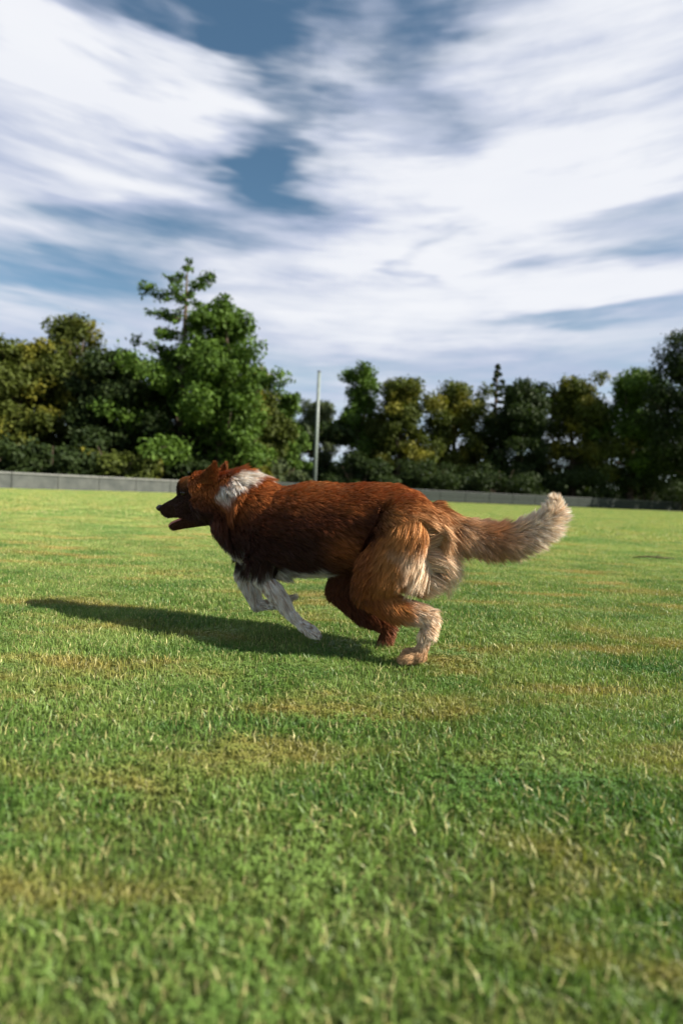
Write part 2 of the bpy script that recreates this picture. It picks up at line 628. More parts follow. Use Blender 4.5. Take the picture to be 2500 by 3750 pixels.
# ------------------------------------------------------------------ trees
def tube(pts, radii, sides=7):
    """returns verts, quads for a tapered tube"""
    V = []; Q = []
    prev = None
    for i, (p, r) in enumerate(zip(pts, radii)):
        p = Vector(p)
        d = (Vector(pts[min(i + 1, len(pts) - 1)]) - Vector(pts[max(i - 1, 0)])).normalized()
        if prev is None:
            u = d.orthogonal().normalized()
        else:
            u = (prev - d * prev.dot(d)).normalized()
        prev = u
        w = d.cross(u)
        for s_ in range(sides):
            a = 2 * PI * s_ / sides
            V.append(p + (u * math.cos(a) + w * math.sin(a)) * r)
    for i in range(len(pts) - 1):
        for s_ in range(sides):
            t = (s_ + 1) % sides
            Q.append((i * sides + s_, i * sides + t, (i + 1) * sides + t, (i + 1) * sides + s_))
    Q.append(tuple(reversed(range(sides))))
    b = (len(pts) - 1) * sides
    Q.append(tuple(b + i for i in range(sides)))
    return V, Q


def tubes_obj(name, tubes, mat, parent, smooth=True):
    V = []; F = []
    for v, q in tubes:
        b = len(V)
        V += [tuple(x) for x in v]
        F += [tuple(i + b for i in f) for f in q]
    me = bpy.data.meshes.new(name)
    me.from_pydata(V, [], F)
    if smooth:
        me.polygons.foreach_set('use_smooth', [True] * len(F))
    me.materials.append(mat)
    o = bpy.data.objects.new(name, me)
    COL.objects.link(o)
    o.parent = parent
    return o


def leaves_mesh(name, centres, radii, n_per, leaf, mat, parent, seed, flat=.75):
    """leaf-sized faces in clumps: centres (k,3), radii (k,)"""
    r = np.random.RandomState(seed)
    centres = np.asarray(centres, float); radii = np.asarray(radii, float)
    w = radii ** 2
    n = int(n_per)
    ci = r.choice(len(centres), n, p=w / w.sum())
    d = r.normal(size=(n, 3)); d /= np.linalg.norm(d, axis=1)[:, None]
    rad = radii[ci] * (r.rand(n) ** .45) * (1 + .25 * r.normal(size=n) * (r.rand(n) < .25))
    p = centres[ci] + d * rad[:, None] * np.array([1, 1, flat])
    p[:, 2] = np.maximum(p[:, 2], .05)
    nrm = d * .6 + r.normal(size=(n, 3)) * .6 + np.array([0, 0, .35])
    nrm /= np.linalg.norm(nrm, axis=1)[:, None]
    u = np.cross(nrm, r.normal(size=(n, 3))); u /= np.linalg.norm(u, axis=1)[:, None]
    v = np.cross(nrm, u)
    sz = leaf * (.5 + .9 * r.rand(n))[:, None]
    bend = nrm * sz * .18
    V = np.stack([p - u * sz, p - v * sz * .45 + bend, p + u * sz, p + v * sz * .45 + bend], 1).reshape(-1, 3)
    Q = np.arange(n * 4).reshape(n, 4)
    cl = r.rand(len(centres))
    tint = np.clip(.25 * cl[ci] + .75 * r.rand(n), 0, 1)
    return mesh_np(name, V, [Q], mat, parent, attrs={'tint': ('FLOAT', np.repeat(tint, 4))})


def tree(name, px, Y, top_py, width_px, leafmat, label, cat='tree', group=None, seed=1, form='round',
         bottom=.10, leaves=7000, leaf=.16, trunk=True, open_=.0):
    """a tree standing at depth Y, its top seen at top_py; real height and spread follow"""
    r = random.Random(seed)
    gp = at(px, 1796 + (px - 1250) * .045, Y)
    top = at(px, top_py, Y).z
    W = width_px / FPX * Y / 2
    root = empty(name, (gp.x, Y, 0))
    tag(root, label, cat, group)
    tw = []
    centres = []; radii = []
    H = top
    if form in ('round', 'gum'):
        tr_r = .022 * H + .05
        lean = (r.uniform(-.06, .06) * H, r.uniform(-.04, .04) * H)
        tp = [(lean[0] * t ** 2, lean[1] * t ** 2, -.1 + (H * .78 + .1) * t) for t in (0, .25, .5, .75, 1)]
        tw.append(tube(tp, [tr_r * 1.3, tr_r, tr_r * .8, tr_r * .5, tr_r * .2]))
        nb = 17 if form == 'round' else 15
        for i in range(nb):
            t = .18 + .75 * (i + r.random()) / nb
            base = Vector((lean[0] * t * t, lean[1] * t * t, H * .78 * t))
            a = i * 2.399 + r.uniform(-.4, .4)
            # crown outline, rounded with irregular lobes
            zz = bottom + (1 - bottom) * min(1, t * 1.05 + .05)
            prof = math.sin(PI * min(1, max(0.03, (zz - bottom) / (1 - bottom))) ** .75) ** .6
            rr = W * prof * r.uniform(.55, 1.0)
            tip = Vector((math.cos(a) * rr, math.sin(a) * rr * .9, min(H * .93, zz * H * r.uniform(.86, 1.04))))
            mid = base.lerp(tip, .5) + Vector((0, 0, -.03 * H))
            tw.append(tube([base, mid, tip], [tr_r * .38, tr_r * .22, tr_r * .06], 5))
            for j in range(5):
                f = r.uniform(.45, 1.08)
                c = base.lerp(tip, f) + Vector((r.gauss(0, .11 * W + .1), r.gauss(0, .11 * W + .1), r.gauss(0, .05 * H)))
                rad = (.10 * W + .06 * H) * r.uniform(.6, 1.25) * (1 - .35 * open_)
                c.z = min(c.z, H - rad * .55)
                centres.append(c); radii.append(rad)
        for j in range(6):
            rad = .06 * H * r.uniform(.7, 1.1) + .08 * W
            centres.append(Vector((lean[0] + r.gauss(0, .25 * W), lean[1] + r.gauss(0, .25 * W), H - rad * r.uniform(.7, 1.8))))
            radii.append(rad)
    elif form == 'tiered':          # straight leader with long irregular side branches
        tr_r = .018 * H + .04
        tw.append(tube([(0, 0, -.1), (.05, 0, H * .3), (-.04, .05, H * .6), (.03, 0, H * .98)], [tr_r * 1.3, tr_r, tr_r * .6, tr_r * .08]))
        nb = 46
        for i in range(nb):
            t = .12 + .86 * i / nb
            z = t * H
            a = i * 2.399 + r.uniform(-.3, .3)
            prof = (1 - t) ** .62 * 1.0 + .05
            L = W * min(1.0, prof) * r.uniform(.55, 1.15)
            base = Vector((0, 0, z))
            tip = Vector((math.cos(a) * L, math.sin(a) * L, z + L * r.uniform(-.02, .22)))
            tw.append(tube([base, base.lerp(tip, .5) + Vector((0, 0, .04 * L)), tip], [tr_r * .3 * (1.1 - t), tr_r * .2 * (1.1 - t), .01], 5))
            kk = 4 if L > .8 else 2
            for j in range(kk):
                f = .3 + .75 * (j + r.random() * .6) / kk
                centres.append(base.lerp(tip, f) + Vector((r.gauss(0, .1), r.gauss(0, .1), r.gauss(0, .08))))
                radii.append(max(.16, .20 * L * r.uniform(.7, 1.2)))
    elif form == 'shrub':
        for i in range(5):
            a = i * 1.25 + r.random()
            tip = Vector((math.cos(a) * W * .5, math.sin(a) * W * .4, H * r.uniform(.5, .8)))
            tw.append(tube([(0, 0, -.05), tip * .5, tip], [.04, .03, .01], 5))
        for i in range(26):
            a = r.random() * 6.28
            q = r.random() ** .5
            c = Vector((math.cos(a) * W * q, math.sin(a) * W * q * .7, H * r.uniform(.12, .85) * (1 - .35 * q * q)))
            centres.append(c); radii.append((.12 * W + .12 * H) * r.uniform(.7, 1.3))
    tubes_obj('trunk' if form != 'shrub' else 'stem', tw, M['bark'], root)
    leaves_mesh('crown' if form != 'shrub' else 'foliage', centres, radii, leaves * 1.7, leaf * .76, M[leafmat], root, seed * 7 + 3, .75)
    return root


G = 'trees standing behind the field boundary'
tree('spreading_tree', -260, 23.5, 1150, 620, 'leaf_olive', 'dark spreading tree cut off by the left edge of the picture', group=G, seed=3, leaves=13000, bottom=.04)
tree('olive_tree', 60, 26.0, 1225, 480, 'leaf_olive', 'broad olive-coloured tree nearest the left edge with a yellowed top', group=G, seed=5, leaves=15000, bottom=.03)
tree('thin_topped_tree', 265, 29.5, 1165, 380, 'leaf_olive', 'open airy tree whose thin top shows sky, left of the tallest tree', group=G, seed=8, leaves=6500, bottom=.3, open_=.8)
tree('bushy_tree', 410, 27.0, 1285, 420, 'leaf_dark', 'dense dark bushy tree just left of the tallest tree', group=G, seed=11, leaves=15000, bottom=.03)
tree('tall_pine', 660, 28.0, 945, 720, 'leaf_green', 'tallest tree with a pointed green top and long side branches', group=G, seed=21, form='tiered', leaves=13000, leaf=.17)
tree('leafy_tree', 800, 27.5, 1105, 400, 'leaf_green', 'full green tree pressed against the right side of the tallest tree', group=G, seed=23, leaves=13000, bottom=.05, open_=.4)
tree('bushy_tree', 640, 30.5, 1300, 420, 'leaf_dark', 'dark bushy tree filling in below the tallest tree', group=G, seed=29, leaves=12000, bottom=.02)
tree('sunlit_tree', 925, 30.0, 1345, 290, 'leaf_olive', 'sunlit yellow-green tree directly above the dog\'s white collar', group=G, seed=31, leaves=13000, bottom=.03)
tree('small_tree', 1030, 34.0, 1440, 150, 'leaf_green', 'small light green tree left of the pale pole', group=G, seed=37, leaves=7000, bottom=.03)
tree('grey_green_tree', 1150, 48.0, 1465, 230, 'leaf_grey', 'hazy grey-green tree far back behind the pale pole', group=G, seed=41, leaves=9000, bottom=.02, leaf=.2)
tree('thin_topped_tree', 1320, 44.0, 1335, 210, 'leaf_green', 'slender tree with a thin top just right of the pale pole', group=G, seed=43, leaves=7000, bottom=.05, open_=.6, leaf=.2)
tree('olive_tree', 1455, 42.0, 1385, 290, 'leaf_olive', 'olive tree with a yellow top above the dog\'s rump', group=G, seed=47, leaves=13000, bottom=.03, leaf=.2)
tree('olive_tree', 1650, 44.0, 1395, 300, 'leaf_olive', 'wide yellow-green tree left of the narrow dark spire', group=G, seed=53, leaves=13000, bottom=.02, leaf=.2)
tree('narrow_conifer', 1795, 46.0, 1318, 110, 'leaf_dark', 'narrow dark conifer poking above the right-hand treetops', group=G, seed=59, form='tiered', leaves=5000, leaf=.2)
tree('bushy_tree', 1890, 42.0, 1390, 270, 'leaf_dark', 'dark bushy tree just right of the narrow spire, above the dog\'s tail', group=G, seed=61, leaves=14000, bottom=.02, leaf=.2)
tree('olive_tree', 2090, 43.0, 1370, 320, 'leaf_olive', 'olive tree standing right of the dog\'s raised tail tip', group=G, seed=67, leaves=14000, bottom=.03, leaf=.2)
tree('leafy_tree', 2300, 42.0, 1335, 320, 'leaf_green', 'green tree second from the right edge of the picture', group=G, seed=71, leaves=14000, bottom=.03, leaf=.2)
tree('spreading_tree', 2520, 38.0, 1215, 380, 'leaf_dark', 'tall dark tree at the right edge of the picture', group=G, seed=73, leaves=17000, bottom=.03, leaf=.18)

GS = 'shrubs growing along the boundary'
for i, (px, Y, tp, w, lf, lab) in enumerate([
        (-80, 20.3, 1555, 360, 'leaf_dark', 'dark shrub behind the wall at the left picture edge'),
        (190, 22.0, 1590, 340, 'leaf_dark', 'low dark shrub behind the left part of the grey wall'),
        (430, 24.0, 1600, 300, 'leaf_olive', 'brownish olive shrub behind the wall left of the dog\'s head'),
        (640, 26.0, 1620, 280, 'leaf_dark', 'dark shrub behind the dog\'s forehead'),
        (860, 27.6, 1640, 250, 'leaf_olive', 'pale olive shrub behind the dog\'s neck'),
        (1040, 29.5, 1660, 190, 'leaf_grey', 'small grey-green shrub at the foot of the pale pole'),
        (1310, 34.0, 1655, 260, 'leaf_dark', 'dark shrub just right of the pole behind the dog\'s back'),
        (1560, 36.5, 1660, 300, 'leaf_dark', 'dark shrub behind the dog\'s rump'),
        (1830, 38.5, 1670, 320, 'leaf_dark', 'dark shrub left of the dog\'s tail tip'),
        (2090, 40.5, 1670, 300, 'leaf_dark', 'dark shrub above and right of the dog\'s tail tip'),
        (2360, 42.0, 1660, 330, 'leaf_dark', 'dark shrub behind the fence at the right picture edge')]):
    tree('shrub', px, Y, tp, w, lf, lab, 'shrub', GS, seed=101 + i * 3, form='shrub', leaves=4500, leaf=.15)

# the wood behind: one mass
cen = []; rad = []
rw = random.Random(77)
for i in range(330):
    px = rw.uniform(-900, 3400)
    Y = 34 + 9 * max(0, (px - 200)) / 1100 + rw.uniform(0, 7)
    Y = min(Y, 60)
    lim = np.interp(px, [-900, 0, 500, 900, 1040, 1100, 1220, 1280, 1500, 2300, 2500, 3400],
                    [1330, 1330, 1300, 1400, 1490, 1560, 1560, 1500, 1440, 1430, 1370, 1370])
    zt = at(px, lim, Y).z
    p = at(px, 1700, Y)
    q = rw.uniform(.9, 1.9)
    zz = rw.random() ** .8 * (zt - q * .6) if i % 2 else rw.uniform(.2, 2.2)
    cen.append((p.x, Y, max(.6, zz))); rad.append(q)
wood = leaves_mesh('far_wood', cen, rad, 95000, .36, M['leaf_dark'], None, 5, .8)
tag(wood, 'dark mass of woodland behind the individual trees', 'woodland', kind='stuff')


# ------------------------------------------------------------------ pole
pp = at(1150, 1796, 29.0)
pole = tag(empty('pole', (pp.x, 29.0, 0)), 'tall slim grey-green pole standing in the gap between the trees', 'pole')
tubes_obj('shaft', [tube([(0, 0, 0), (0, 0, 3.5), (0, 0, 7.0)], [.12, .105, .085], 12)], M['metal'], pole)
tubes_obj('base_plate', [tube([(0, 0, 0), (0, 0, .06)], [.24, .24], 12), tube([(0, 0, .06), (0, 0, .12)], [.19, .17], 12)], M['steeldark'], pole, False)
tubes_obj('cap', [tube([(0, 0, 7.0), (0, 0, 7.05), (0, 0, 7.09)], [.10, .10, .03], 12)], M['steeldark'], pole)

# a twig on the grass
tp = at(2390, 2046, 3.9)
tw = tag(empty('fallen_twig', (tp.x, 3.9, .02), R(8)), 'thin dark twig lying on the grass at the right', 'twig')
tubes_obj('stick', [tube([(-.17, 0, .012), (-.05, .01, .02), (.06, -.006, .016), (.18, .004, .012)], [.004, .006, .006, .003], 6)], M['twig'], tw)
tubes_obj('side_shoot', [tube([(.02, 0, .018), (.06, .03, .03), (.10, .05, .024)], [.004, .003, .0015], 5)], M['twig'], tw)

# ------------------------------------------------------------------ the dog
YAW = R(20)
D0 = 1.42
HX, HY = -math.cos(YAW), math.sin(YAW)               # heading
TW = Vector((math.cos(YAW), -math.sin(YAW), 0))      # local x: towards the tail
FW = Vector((math.sin(YAW), math.cos(YAW), 0))       # local y: away from the camera side
ORG = Vector((0, D0, 0))
dog = empty('dog', ORG, -YAW)
tag(dog, 'running red-brown long-haired dog with white collar of fur and cream tail', 'dog')
CAMP = Vector((0, 0, CAM_H))


def dp(px, py, w=0.0):
    """point of the dog in its own axes: where the photo shows it, w metres off its mid plane"""
    d = ray(px, py)
    # plane through ORG + FW*w, normal FW
    t = ((ORG + FW * w) - CAMP).dot(FW) / d.dot(FW)
    p = CAMP + d * t - ORG
    return Vector((p.dot(TW), p.dot(FW), p.z))


def inv_px(L, H):
    """design coordinates (arrays) of points of the mid plane"""
    W3 = np.stack([ORG.x + TW.x * L, ORG.y + TW.y * L, H - CAM_H], -1)
    c = W3 @ np.array(CRI).T
    return 1250 + FPX * c[:, 0] / -c[:, 2], 1875 - FPX * c[:, 1] / -c[:, 2]


rings = []          # ellipsoids: centre, radii, rotation quaternion


def ell(c, r, q=None):
    rings.append((Vector(c), r, q))


def limb(pts, radii, flat=1.0, step=.006):
    """chain of overlapping rounds along a smoothed path"""
    for i in range(len(pts) - 1):
        a, b = Vector(pts[i]), Vector(pts[i + 1])
        n = max(2, int((b - a).length / step))
        for j in range(n + 1):
            t = j / n
            r = radii[i] + (radii[i + 1] - radii[i]) * t
            ell(a.lerp(b, t), (r, r * flat, r))


# trunk: px, top py, bottom py, half width (skin, without the coat)
TR = [(905, 1830, 2020, .052), (950, 1800, 2070, .072), (1000, 1785, 2095, .088), (1060, 1780, 2108, .097), (1120, 1766, 2108, .101),
      (1180, 1768, 2106, .103), (1250, 1774, 2098, .101), (1320, 1770, 2078, .095), (1390, 1772, 2020, .083),
      (1450, 1778, 1990, .082), (1510, 1800, 1980, .074), (1550, 1835, 1970, .058), (1585, 1865, 1960, .036)]
for i in range(len(TR) - 1):
    for j in range(8):
        t = j / 8
        x, a, b, w = [TR[i][k] + (TR[i + 1][k] - TR[i][k]) * t for k in range(4)]
        pa, pb = dp(x, a), dp(x, b)
        ell((pa + pb) / 2, (.028, w, (pa.z - pb.z) / 2))
HW = -.006
# neck
n0, n1, n2 = dp(800, 1795), dp(880, 1805), dp(980, 1880)
limb([n0, n1, n2], [.052, .064, .088], .92)
limb([dp(790, 1880), dp(900, 1960)], [.036, .06], .9)
# skull, brow, cheeks
ell(dp(748, 1782), (.058, .050, .046))
ell(dp(700, 1790), (.040, .040, .036))
ell(dp(672, 1800, -.018), (.022, .016, .020))
ell(dp(672, 1800, .018), (.022, .016, .020))
for sw in (-.030, .030):
    ell(dp(742, 1850, sw), (.044, .022, .040))
    ell(dp(690, 1832, sw * .7), (.03, .014, .022))
# muzzle and lower jaw (mouth open)
limb([dp(690, 1840), dp(650, 1857), dp(618, 1866)], [.036, .030, .0245], .88)
ell(dp(690, 1786), (.034, .034, .034))
ell(dp(608, 1867), (.020, .019, .020))
for sw in (-.009, .009):
    limb([dp(672, 1872, sw), dp(614, 1882, sw)], [.019, .0135], .8)
limb([dp(740, 1893), dp(690, 1912), dp(634, 1930)], [.028, .018, .0115], 1.0)
# shoulders and haunches
for s in (-1, 1):
    ell(dp(985, 1975, s * .068), (.062, .030, .088))
    ell(dp(960, 2050, s * .064), (.045, .028, .052))
    ell(dp(1505, 1930, s * .055), (.070, .036, .075))

limb_bones = []      # (a, b, kind) for hair flow


def leg(chain, radii, kind, flat=.9):
    limb(chain, radii, flat, .005)
    for a, b in zip(chain[:-1], chain[1:]):
        limb_bones.append((Vector(a), Vector(b), kind))


def paw(at_, heel, kind, s=1.0):
    """toes: four short rounds fanned out from the pad"""
    at_ = Vector(at_); heel = Vector(heel)
    f = (at_ - heel).normalized()
    side = Vector((0, 1, 0))
    up = f.cross(side).normalized()
    limb([heel, heel.lerp(at_, .6)], [.0165 * s, .019 * s], 1.05, .004)
    for q, off, ln in ((-1.5, -.016, .86), (-.5, -.0058, 1.0), (.5, .0058, 1.0), (1.5, .016, .86)):
        b = heel.lerp(at_, .45) + side * off * s
        tpt = heel.lerp(at_, ln) + side * off * 1.15 * s
        limb([b, tpt], [.0095 * s, .0085 * s], 1.0, .003)
        toe_tips.append((tpt.copy(), f.copy(), kind))
    limb_bones.append((heel, at_, kind))


toe_tips = []
# near foreleg: trailing down and back
NF = -.062
c = [dp(985, 2010, NF), dp(960, 2110, NF), dp(1050, 2238, NF), dp(1100, 2284, NF)]
leg(c, [.042, .028, .0140, .0112], 'fore')
paw(dp(1162, 2326, NF), c[-1], 'fore', .76)
# far foreleg: folded up under the chest
FF = .055
c = [dp(925, 2010, FF), dp(892, 2105, FF), dp(938, 2215, FF), dp(1000, 2212, FF)]
leg(c, [.040, .028, .0150, .0125], 'fore')
paw(dp(1062, 2190, FF), c[-1], 'fore', .78)
# near hind leg: pushing off
NH = -.066
c = [dp(1490, 1925, NH), dp(1405, 2075, NH - .012), dp(1352, 2160, NH - .006), dp(1450, 2230, NH), dp(1568, 2262, NH)]
leg(c, [.078, .066, .042, .030, .0175], 'hind')
ell(dp(1470, 2040, NH), (.072, .030, .085))
ell(dp(1532, 2045, -.040), (.060, .045, .082))
ell(dp(1520, 1975, .0), (.048, .055, .075))
ell(dp(1475, 2060, .045), (.045, .032, .070))
c2 = [c[-1], dp(1556, 2340, NH), dp(1538, 2394, NH)]
leg(c2, [.0185, .0145, .0150], 'hock')
paw(dp(1474, 2410, NH), c2[-1], 'hock', 1.05)
# far hind leg: reaching a little further forward
FH = .060
c = [dp(1450, 1925, FH), dp(1300, 2070, FH + .01), dp(1245, 2160, FH), dp(1330, 2250, FH), dp(1420, 2290, FH)]
leg(c, [.070, .058, .036, .026, .0165], 'hind')
c2 = [c[-1], dp(1408, 2350, FH), dp(1390, 2394, FH)]
leg(c2, [.0175, .014, .015], 'hock')
paw(dp(1325, 2408, FH), c2[-1], 'hock', 1.05)
# tail: skin core
TAIL = [(1575, 1885), (1640, 1925), (1710, 1958), (1790, 1975), (1870, 1975), (1945, 1950), (2008, 1912), (2038, 1865), (2030, 1832)]
tpts = [dp(x, y) for x, y in TAIL]
limb(tpts, [.030, .022, .019, .017, .015, .013, .011, .009, .008], 1.0, .005)


def ico():
    bm = bmesh.new()
    bmesh.ops.create_icosphere(bm, subdivisions=2, radius=1)
    v = np.array([x.co[:] for x in bm.verts]); f = np.array([[x.index for x in g.verts] for g in bm.faces])
    bm.free()
    return v, f


iv, if_ = ico()
VV = []; FFc = []
for i, (c_, r_, q_) in enumerate(rings):
    VV.append(iv * np.array(r_) + np.array(c_)); FFc.append(if_ + i * len(iv))
tmp = mesh_np('body', np.concatenate(VV), [np.concatenate(FFc)], M['skin'], parent=dog)
md = tmp.modifiers.new('remesh', 'REMESH'); md.mode = 'VOXEL'; md.voxel_size = .0045; md.use_smooth_shade = True
md = tmp.modifiers.new('smooth', 'SMOOTH'); md.factor = .6; md.iterations = 7
dg = bpy.context.evaluated_depsgraph_get()
ev = tmp.evaluated_get(dg)
bme = bpy.data.meshes.new_from_object(ev)
tmp.modifiers.clear()
old = tmp.data
tmp.data = bme
bme.name = 'body'
bpy.data.meshes.remove(old)
body = tmp
nv = len(bme.vertices)
BV = np.zeros(nv * 3, np.float32); bme.vertices.foreach_get('co', BV); BV = BV.reshape(-1, 3).astype(float)
nb_ = len(bme.polygons)
bme.calc_loop_triangles()
TRI = np.zeros(len(bme.loop_triangles) * 3, np.int32); bme.loop_triangles.foreach_get('vertices', TRI); TRI = TRI.reshape(-1, 3)
VN = np.zeros(nv * 3, np.float32); bme.vertices.foreach_get('normal', VN); VN = VN.reshape(-1, 3).astype(float)

# bones for hair direction: a, b, class
BON = []
for (x0, y0), (x1, y1) in zip([(770, 1800), (905, 1860)], [(905, 1860), (1010, 1920)]):
    BON.append((dp(x0, y0), dp(x1, y1), 'neck'))
BON.append((dp(570, 1866), dp(690, 1845), 'muzzle'))
BON.append((dp(632, 1930), dp(740, 1893), 'jaw'))
BON.append((dp(690, 1810), dp(790, 1790), 'skull'))
BON.append((dp(700, 1840), dp(790, 1860), 'skull'))
BON.append((dp(850, 1930), dp(960, 2040), 'chest'))
for (x0, y0), (x1, y1) in zip([(960, 1930), (1200, 1920)], [(1200, 1920), (1480, 1890)]):
    BON.append((dp(x0, y0), dp(x1, y1), 'trunk'))
BON.append((dp(1480, 1890), dp(1580, 1900), 'rump'))
for a, b in zip(tpts[:-1], tpts[1:]):
    BON.append((a, b, 'tail'))
for a, b, kd in limb_bones:
    BON.append((a, b, kd))
KINDS = ['neck', 'muzzle', 'jaw', 'skull', 'chest', 'trunk', 'rump', 'tail', 'fore', 'hind', 'hock']
BA = np.array([b[0][:] for b in BON]); BB = np.array([b[1][:] for b in BON]); BK = np.array([KINDS.index(b[2]) for b in BON])
BR = {'neck': .07, 'muzzle': .02, 'jaw': .012, 'skull': .05, 'chest': .06, 'trunk': .11, 'rump': .075, 'tail': .017, 'fore': .018, 'hind': .045, 'hock': .015}
BRA = np.array([BR[b[2]] for b in BON])


def classify(P):
    D = BB - BA
    L2 = (D ** 2).sum(1)
    best = np.full(len(P), 1e9); bi = np.zeros(len(P), int)
    for i in range(len(BON)):
        t = np.clip(((P - BA[i]) @ D[i]) / L2[i], 0, 1)
        q = P - (BA[i] + t[:, None] * D[i])
        d = np.sqrt((q ** 2).sum(1)) - BRA[i]
        m_ = d < best
        best[m_] = d[m_]; bi[m_] = i
    fl = D[bi] / np.sqrt(L2[bi])[:, None]
    return BK[bi], fl, bi


def lerp3(a, b, t):
    return a + (b - a) * np.clip(t, 0, 1)[:, None]


def sstep(x, a, b):
    t = np.clip((x - a) / (b - a), 0, 1)
    return t * t * (3 - 2 * t)


def fnoise(P, s, o=0.0):
    """cheap smooth noise"""
    x, y, z = P[:, 0] * s + o, P[:, 1] * s + o * 1.7, P[:, 2] * s - o
    return (np.sin(x * 1.7 + 2.1 * np.sin(y * 1.3 + z)) + np.sin(z * 2.3 + 1.7 * np.sin(x * .9 - y)) + np.sin(y * 2.9 + x * 1.1 + 1.3 * np.sin(z * 2.1))) / 3


RUST = np.array((.33, .102, .024)); MAH = np.array((.085, .024, .0085)); CHOC = np.array((.030, .0105, .006))
GOLD = np.array((.42, .175, .050)); TAN = np.array((.46, .28, .145)); CREAM = np.array((.74, .58, .42)); WHITE = np.array((.78, .73, .66))


def coat(P, K, fl):
    px, py = inv_px(P[:, 0], P[:, 2])
    w = P[:, 1]
    n = fnoise(P, 22) ; n2 = fnoise(P, 55, 3.1)
    c = np.tile(MAH, (len(P), 1))
    # rust-brown coat, with sun on back, shade on shoulder and flank painted in
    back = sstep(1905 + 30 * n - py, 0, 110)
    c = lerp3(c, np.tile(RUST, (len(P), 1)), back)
    gold = np.exp(-((px - 1150) / 75) ** 2 - ((py - 1765) / 45) ** 2) * .9  # golden sun highlight on the back, put in as colour
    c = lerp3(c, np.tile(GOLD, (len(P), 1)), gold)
    dk = sstep(py, 1890, 1990) * sstep(1270 - px + 30 * n, 0, 90)  # shaded shoulder and lower flank, darkened in the coat colour
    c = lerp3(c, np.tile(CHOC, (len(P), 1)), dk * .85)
    patch = np.exp(-((px - 1290) / 60) ** 2 - ((py - 2000) / 60) ** 2)
    c = lerp3(c, np.tile(RUST, (len(P), 1)), patch * .8)
    # haunch: rust running into gold, tan and cream at the breeches
    h = sstep(px + 25 * n, 1400, 1500) * sstep(py, 1800, 1900)
    c = lerp3(c, np.tile(GOLD, (len(P), 1)), h)
    h2 = sstep(px + 30 * n2, 1460, 1550) * sstep(py, 1840, 1930)
    c = lerp3(c, np.tile(TAN, (len(P), 1)), h2)
    h3 = sstep(px + 20 * n2, 1530, 1600) * sstep(py, 1960, 2030) * sstep(2190 - py, 0, 60)
    c = lerp3(c, np.tile(CREAM, (len(P), 1)), h3 * (1 - .6 * sstep(w, -.04, -.01)))
    # belly, chest
    be = sstep(py + 16 * n2, 2070, 2100) * sstep(1230 - px, 0, 60)
    be = np.maximum(be, sstep(.035 - np.abs(w) + .01 * n, 0, .02) * sstep(py + 1.0 * (905 - px) * 0, 1950, 2000) * sstep(1000 - px, 0, 40))
    c = lerp3(c, np.tile(WHITE, (len(P), 1)), be)
    # head
    hd = np.isin(K, [1, 2, 3])
    hc = lerp3(np.tile(CHOC * 1.6, (len(P), 1)), np.tile(RUST * .95, (len(P), 1)), sstep(1800 - py + 14 * n, 0, 55))
    brow = np.exp(-((px - 690) / 45) ** 2 - ((py - 1752) / 22) ** 2)  # sunlight on the brow, painted into the coat as gold
    hc = lerp3(hc, np.tile(GOLD, (len(P), 1)), brow * .8)
    bl = sstep(.0085 + .004 * n2 - np.abs(w), 0, .004) * sstep(690 - px, 0, 40) * sstep(1868 - py, 0, 16)
    hc = lerp3(hc, np.tile(WHITE, (len(P), 1)), bl)
    hc = lerp3(hc, np.tile(MAH, (len(P), 1)), (K == 2) * .7)
    c[hd] = hc[hd]
    # white collar of fur
    s_ = ((px - 912) + (py - 1755) * .85) / 1.31 + 14 * n2 + 8 * n
    col = sstep(36 - np.abs(s_), 0, 16) * sstep(1832 + 14 * n - py, 0, 45) * sstep(px, 800, 830)
    c = lerp3(c, np.tile(WHITE, (len(P), 1)), col * (~np.isin(K, [1, 2])))
    # legs
    f = K == 8
    cf = lerp3(np.tile(CHOC, (len(P), 1)), np.tile(WHITE * .93, (len(P), 1)), sstep(py + 26 * n2 + 12 * n, 2070, 2120))
    c[f] = cf[f]
    hh = K == 9
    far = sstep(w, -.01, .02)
    ch = lerp3(np.tile(RUST * .8, (len(P), 1)), np.tile(GOLD, (len(P), 1)), sstep(px + 25 * n, 1400, 1500))
    ch = lerp3(ch, np.tile(CREAM, (len(P), 1)), sstep(px + 28 * n2, 1480, 1565) * sstep(py, 1930, 2010))
    ch = lerp3(ch, np.tile(MAH, (len(P), 1)), sstep(1400 - px + 20 * n, 0, 70) * .8)
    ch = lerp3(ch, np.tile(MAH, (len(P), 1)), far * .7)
    c[hh] = ch[hh]
    k = K == 10
    ck = lerp3(np.tile(CREAM * .9, (len(P), 1)), np.tile(TAN, (len(P), 1)), sstep(py + 10 * n, 2310, 2360))
    c[k] = ck[k]
    # tail
    t = K == 7
    ct = np.tile(TAN, (len(P), 1))
    ct = lerp3(ct, np.tile(CREAM, (len(P), 1)), sstep(1680 - px, 0, 80) * .7)
    ct = lerp3(ct, np.tile(CREAM, (len(P), 1)), .5 + 0 * px)
    ct = lerp3(ct, np.tile(GOLD * .8, (len(P), 1)), np.exp(-((px - 1790) / 70) ** 2) * .6)
    ct = lerp3(ct, np.tile(WHITE * np.array((1, .93, .86)), (len(P), 1)), sstep(px + 30 * n2, 1840, 1970))
    c[t] = ct[t]
    return c, px, py


K_, fl_, _ = classify(BV)
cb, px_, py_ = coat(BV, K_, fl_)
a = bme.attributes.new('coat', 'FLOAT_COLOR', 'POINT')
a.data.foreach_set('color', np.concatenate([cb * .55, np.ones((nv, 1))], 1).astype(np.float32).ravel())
if not bme.materials:
    bme.materials.append(M['skin'])

